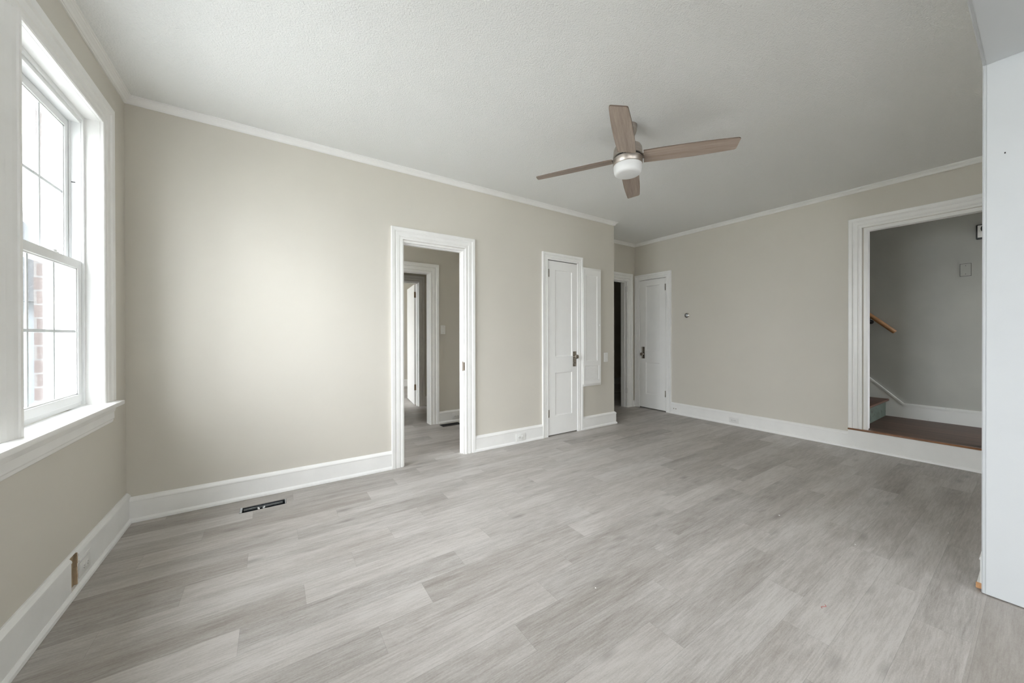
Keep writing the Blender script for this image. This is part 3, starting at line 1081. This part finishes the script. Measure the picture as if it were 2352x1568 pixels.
# ------------------------------------------------------------------ stairs
LZ = .214
bm = BM()
box(bm, X2 + .012, XS - .002, -1.078, 1.1, .15, LZ - .001)
ld = struct('floor_landing', bm, M['landing'], 'dark scuffed wooden landing inside the stair opening', 'landing')
bm = BM()
box(bm, X2 - .036, X2 + .014, YD1 + .022, 1.182, .199, LZ, .005, 3)
link('nosing', bm, M['nosing'], ld, smooth=40)['label'] = 'worn orange landing edge'
st = empty('staircase', (X2, 1.1, 0), 0, 'worn dark wooden steps climbing left inside the stair opening', 'staircase')
RH, RUN = .21, .215
for i in range(8):
    y0 = i * RUN
    z0 = LZ + i * RH
    bm = BM()
    box(bm, .125, XS - X2 - .026, y0, y0 + .018, z0, z0 + RH - .026)
    link('riser', bm, M['riser'], st)['label'] = 'chipped pale green riser'
    bm = BM()
    box(bm, .125, XS - X2 - .022, y0 - .03, y0 + RUN + .018, z0 + RH - .026, z0 + RH, .008, 3)
    link('tread', bm, M['tread'], st, smooth=40)
bm = BM()                 # skirt board on the wall, level then climbing
xw = XS
prof = [(0, 0), (.019, 0), (.019, .145), (.022, .149), (.019, .162), (.008, .172), (0, .172)]
sk = []
top = [(-1.075, LZ + .172), (.952, LZ + .172), (.952 + 1.9, LZ + .172 + 1.9 * .975)]
low = [(-1.075, LZ), (1.13, LZ), (2.852, LZ + 1.0 + .4)]
for d, zoff in ((.019, -.022), (.024, 0.0)):
    v0 = [bm.verts.new((xw - d, yy, zz + zoff)) for yy, zz in top]
    lz = LZ if d == .019 else None
    if d == .019:
        v1 = [bm.verts.new((xw - d, yy, zz)) for yy, zz in low]
    else:
        v1 = [bm.verts.new((xw - d, yy, zz - .024)) for yy, zz in top]
    b0 = [bm.verts.new((xw - .0005, v.co.y, v.co.z)) for v in v0]
    b1 = [bm.verts.new((xw - .0005, v.co.y, v.co.z)) for v in v1]
    for i in range(2):
        bm.faces.new((v0[i], v0[i + 1], v1[i + 1], v1[i]))
        bm.faces.new((v0[i], v0[i + 1], b0[i + 1], b0[i]))
        bm.faces.new((v1[i], v1[i + 1], b1[i + 1], b1[i]))
        bm.faces.new((b0[i], b0[i + 1], b1[i + 1], b1[i]))
    bm.faces.new((v0[0], v1[0], b1[0], b0[0]))
    bm.faces.new((v0[2], v1[2], b1[2], b0[2]))
struct('baseboard_stair', bm, M['skirt'], 'scuffed white skirting of the landing that turns up along the steps', 'baseboard')

# handrail on the stairwell wall
xr = XS - .06
hr = empty('handrail', (xr, 0, 0), 0, 'short length of oak handrail on the stairwell wall', 'handrail')
a = Vector((0, 1.015, 1.232))
dv = Vector((0, 1.0, .985)).normalized()
b_ = a + dv * 2.3
bm = BM()
prof = [(.022 * math.cos(t_), .024 * math.sin(t_)) for t_ in [i * math.pi / 9 for i in range(18)]]
n_ = Vector((1, 0, 0)).cross(dv)
rings = []
for q, sc_ in ((a, .7), (a + dv * .006, 1), (b_ - dv * .006, 1), (b_, .7)):
    rings.append([bm.verts.new(q + Vector((1, 0, 0)) * u * sc_ + n_ * v * sc_) for u, v in prof])
for r0, r1 in zip(rings, rings[1:]):
    for i in range(18):
        bm.faces.new((r0[i], r0[(i + 1) % 18], r1[(i + 1) % 18], r1[i]))
bm.faces.new(rings[0])
bm.faces.new(rings[-1])
link('rail', bm, M['rail'], hr, smooth=50)
for yy in (1.235, 2.2):
    bm = BM()
    zr = 1.232 + (yy - 1.015) * .985
    box(bm, -.012, .012, yy - .012, yy + .012, zr - .033, zr - .024, .002, 1)
    box(bm, -.005, .005, yy - .006, yy + .006, zr - .075, zr - .03, .002, 1)
    box(bm, -.005, .055, yy - .006, yy + .006, zr - .085, zr - .073, .002, 1)
    lathe(bm, [(.026, 0), (.026, .004), (.014, .010)], 20, 'Y', mtx=Matrix.Translation((.0595, yy, zr - .085)) @ Matrix.Rotation(-R90, 4, 'Z'))
    link('bracket', bm, M['black'], hr)['label'] = 'black metal bracket'

# blank cover plate and chime box on the stairwell wall
cp = empty('blank_cover_plate', (XS, .496, 1.905), -R90, 'square blank plate painted grey on the stairwell wall', 'cover plate')
bm = BM()
box(bm, -.037, .037, -.004, -.0005, -.066, .066, .001, 1)
link('plate', bm, M['stairwall'], cp)
bm = BM()
for x0, x1, z0, z1 in ((-.039, -.0365, -.068, .068), (.0365, .039, -.068, .068), (-.0365, .0365, -.068, -.0655), (-.0365, .0365, .0655, .068)):
    box(bm, x0, x1, -.0046, -.0004, z0, z1)
link('outline', bm, M['dark'], cp)['label'] = 'dark gap around the plate'
for s_ in (-1, 1):
    bm = BM()
    lathe(bm, [(.003, 0), (.003, .001)], 10, 'Y', (0, -.004, s_ * .045))
    link('screw', bm, M['dark'], cp)

ch = empty('chime_box', (XS, .352, 2.292), -R90, 'old dark-rimmed box with a round hole, high on the stairwell wall at the opening edge', 'wall box')
bm = BM()
box(bm, -.075, .075, -.022, -.0005, -.078, .078, .008, 3)
link('housing', bm, M['black'], ch, smooth=40)
bm = BM()
box(bm, -.064, .068, -.027, -.021, -.060, .068, .003, 2)
link('face_plate', bm, M['painted_plate'], ch, smooth=40)
bm = BM()
lathe(bm, [(.045, 0), (.045, .003), (.040, .004)], 28, 'Y', (.0, -.026, .030))
link('speaker_hole', bm, M['dark'], ch, smooth=40)
bm = BM()
lathe(bm, [(.005, 0), (.005, .002)], 12, 'Y', (-.006, -.027, -.025))
link('button', bm, M['black'], ch)

# ------------------------------------------------------------------ floor registers
fr1 = empty('floor_vent', (0, 0, 0), 0, 'open rectangular vent hole in the floor near the window corner', 'floor vent')
bm = BM()
x0, x1, y0, y1, zb = RX0 + .0005, RX1 - .0005, RY0 + .0005, RY1 - .0005, -.16
q = lambda pts: bm.faces.new([bm.verts.new(v) for v in pts])
q([(x0, y0, zb), (x1, y0, zb), (x1, y1, zb), (x0, y1, zb)])
for a0, a1 in (((x0, y0), (x1, y0)), ((x1, y0), (x1, y1)), ((x1, y1), (x0, y1)), ((x0, y1), (x0, y0))):
    q([(*a0, zb), (*a1, zb), (*a1, -.004), (*a0, -.004)])
link('duct', bm, M['sheetmetal'], fr1)
bm = BM()
for a0 in ((x0 + .001, x0 + .014, y0 + .002, y1 - .002, -.012, .0015), (x1 - .007, x1 - .002, y0 + .002, y1 - .002, -.012, .0015),
           (x0 + .02, x1 - .02, y1 - .018, y1 - .014, -.02, -.008)):
    box(bm, *a0)
link('duct_edge', bm, M['sheetbright'], fr1)['label'] = 'bright bent metal edges'
bm = BM()
for cx in (x0 + .105, x0 + .135, x0 + .11, x0 + .14):
    yy = y0 + random.uniform(.004, .05)
    box(bm, cx - .004, cx + .004, yy, yy + .012, -.012, -.002)
link('torn_scraps', bm, M['chip'], fr1)['label'] = 'white scraps in the hole'

fr2 = empty('floor_vent', (1.99, 4.482, 0), 0, 'dark floor register on the hall floor by the baseboard', 'floor vent')
bm = BM()
box(bm, -.135, .135, -.062, -.050, .0005, .005)
box(bm, -.135, .135, .050, .062, .0005, .005)
box(bm, -.135, -.125, -.05, .05, .0005, .005)
box(bm, .125, .135, -.05, .05, .0005, .005)
link('frame', bm, M['black'], fr2)
bm = BM()
for i in range(8):
    yy = -.044 + i * .0126
    box(bm, -.125, .125, yy, yy + .004, .0005, .004)
box(bm, -.125, .125, -.05, .05, .0002, .0008)
link('louvre', bm, M['black'], fr2)

# ------------------------------------------------------------------ ceiling fan
FX, FY = 2.18, 1.722
fan = empty('ceiling_fan', (FX, FY, ZC), 0, 'four-blade ceiling fan with weathered oak blades and opal drum light', 'ceiling fan')
bm = BM()
lathe(bm, [(.066, -.0005), (.066, -.014), (.064, -.034), (.056, -.062), (.040, -.080), (.024, -.087), (.001, -.088)], 40)
link('canopy', bm, M['nickel'], fan, smooth=45)
bm = BM()
lathe(bm, [(.0125, -.06), (.0125, -.17)], 20)
lathe(bm, [(.026, -.130), (.026, -.160)], 24)
link('downrod', bm, M['nickel'], fan, smooth=45)
bm = BM()
lathe(bm, [(.03, -.146), (.075, -.148), (.093, -.154), (.1, -.168), (.103, -.205), (.104, -.223), (.101, -.226), (.02, -.227)], 56)
link('motor_housing', bm, M['nickel'], fan, smooth=45)
bm = BM()
lathe(bm, [(.0955, -.2265), (.0955, -.2385)], 56)
link('gap_ring', bm, M['dark'], fan, smooth=45)
bm = BM()
lathe(bm, [(.03, -.2375), (.100, -.238), (.104, -.240), (.1045, -.281), (.100, -.286), (.03, -.287)], 56)
link('light_fitter', bm, M['nickel'], fan, smooth=45)
bm = BM()
lathe(bm, [(.098, -.285), (.1015, -.289), (.1005, -.316), (.097, -.338), (.092, -.348), (.084, -.354), (.07, -.356), (.03, -.358), (.001, -.358)], 56)
link('glass_shade', bm, M['opal'], fan, smooth=32)['label'] = 'white opal glass drum shade'
BZ = 2.506 - ZC
# outline of a blade: (along, leading half-width, trailing half-width)
st_ = [(.110, .064, .062), (.16, .065, .064), (.24, .066, .066), (.34, .0665, .067), (.44, .065, .0665), (.54, .061, .064), (.62, .056, .060), (.67, .053, .057),
       (.690, .0515, .055), (.698, .048, .051), (.702, .042, .044)]
for k in range(4):
    ang = math.radians(-55.65 + 90 * k)
    bm = BM()
    topr, botr = [], []
    outline = [(s_ - .005 * (s_ > .65), a_) for s_, a_, _ in st_] + [(s_ + .006 * (s_ > .65), -c_) for s_, _, c_ in reversed(st_)]
    up_ = [bm.verts.new((s_, w_, .0035)) for s_, w_ in outline]
    dn_ = [bm.verts.new((s_, w_, -.0035)) for s_, w_ in outline]
    bm.faces.new(up_)
    bm.faces.new(list(reversed(dn_)))
    n = len(outline)
    for i in range(n):
        f = bm.faces.new((up_[i], up_[(i + 1) % n], dn_[(i + 1) % n], dn_[i]))
        f.material_index = 1
    # local +y is the counter-clockwise edge: tip it down
    bl_ = link('blade', bm, [M['blade'], M['blade_edge']], fan)
    bl_.location = (0, 0, BZ)
    bl_.rotation_euler = Matrix.Rotation(ang, 3, 'Z').to_4x4().to_euler()
    bl_.matrix_local = Matrix.Translation((0, 0, BZ)) @ Matrix.Rotation(ang, 4, 'Z') @ Matrix.Rotation(math.radians(2.5), 4, 'Y') @ Matrix.Rotation(math.radians(-13), 4, 'X')
    bm = BM()
    box(bm, .07, .13, -.03, .03, .0035, .0065, .001, 1)
    for yy in (-.018, .018):
        lathe(bm, [(.004, -.0037), (.004, -.0055)], 10, c=(.115, yy, 0))
    link('blade_bracket', bm, M['nickel'], bl_)

# ------------------------------------------------------------------ bits on the floor
spots = [(1.271, 1.192, 'white paint fleck on the pale planks in the middle of the floor'),
         (2.77, .611, 'white fleck on the planks left of the right-hand opening edge'),
         (3.395, .332, 'white fleck on the floor nearest the right-hand opening edge'),
         (2.80, .99, 'curled white shaving on the planks in front of the stairs'),
         (1.298, 3.455, 'white fleck on the floor inside the open doorway')]
for i, (x, y, lb) in enumerate(spots):
    bm = BM()
    r_ = .004 if i != 3 else .007
    pts = [(x + r_ * random.uniform(.6, 1.1) * math.cos(t_), y + r_ * random.uniform(.4, .9) * math.sin(t_)) for t_ in [j * math.pi / 4 for j in range(8)]]
    lo_ = [bm.verts.new((a, b2, .0003)) for a, b2 in pts]
    hi_ = [bm.verts.new((x + (a - x) * .7, y + (b2 - y) * .7, .0022)) for a, b2 in pts]
    bm.faces.new(hi_)
    bm.faces.new(list(reversed(lo_)))
    for j in range(8):
        bm.faces.new((lo_[j], lo_[(j + 1) % 8], hi_[(j + 1) % 8], hi_[j]))
    tag(link('paint_fleck', bm, M['chip']), lb, 'debris')
bm = BM()
pth = [(2.00 + .008 * i, .548 + .006 * math.sin(i * 1.3)) for i in range(6)]
for (xa, ya_), (xb, yb_) in zip(pth, pth[1:]):
    d_ = Vector((xb - xa, yb_ - ya_, 0)).normalized()
    s_ = Vector((-d_.y, d_.x, 0)) * .0009
    v = [bm.verts.new((xa + s_.x, ya_ + s_.y, .0004)), bm.verts.new((xa - s_.x, ya_ - s_.y, .0004)), bm.verts.new((xb - s_.x, yb_ - s_.y, .0004)), bm.verts.new((xb + s_.x, yb_ + s_.y, .0004)),
         bm.verts.new((xa, ya_, .0019)), bm.verts.new((xb, yb_, .0019))]
    bm.faces.new((v[0], v[3], v[5], v[4]))
    bm.faces.new((v[1], v[2], v[5], v[4]))
    bm.faces.new((v[0], v[1], v[2], v[3]))
tag(link('red_thread', bm, M['thread']), 'short red thread lying on the planks', 'debris')
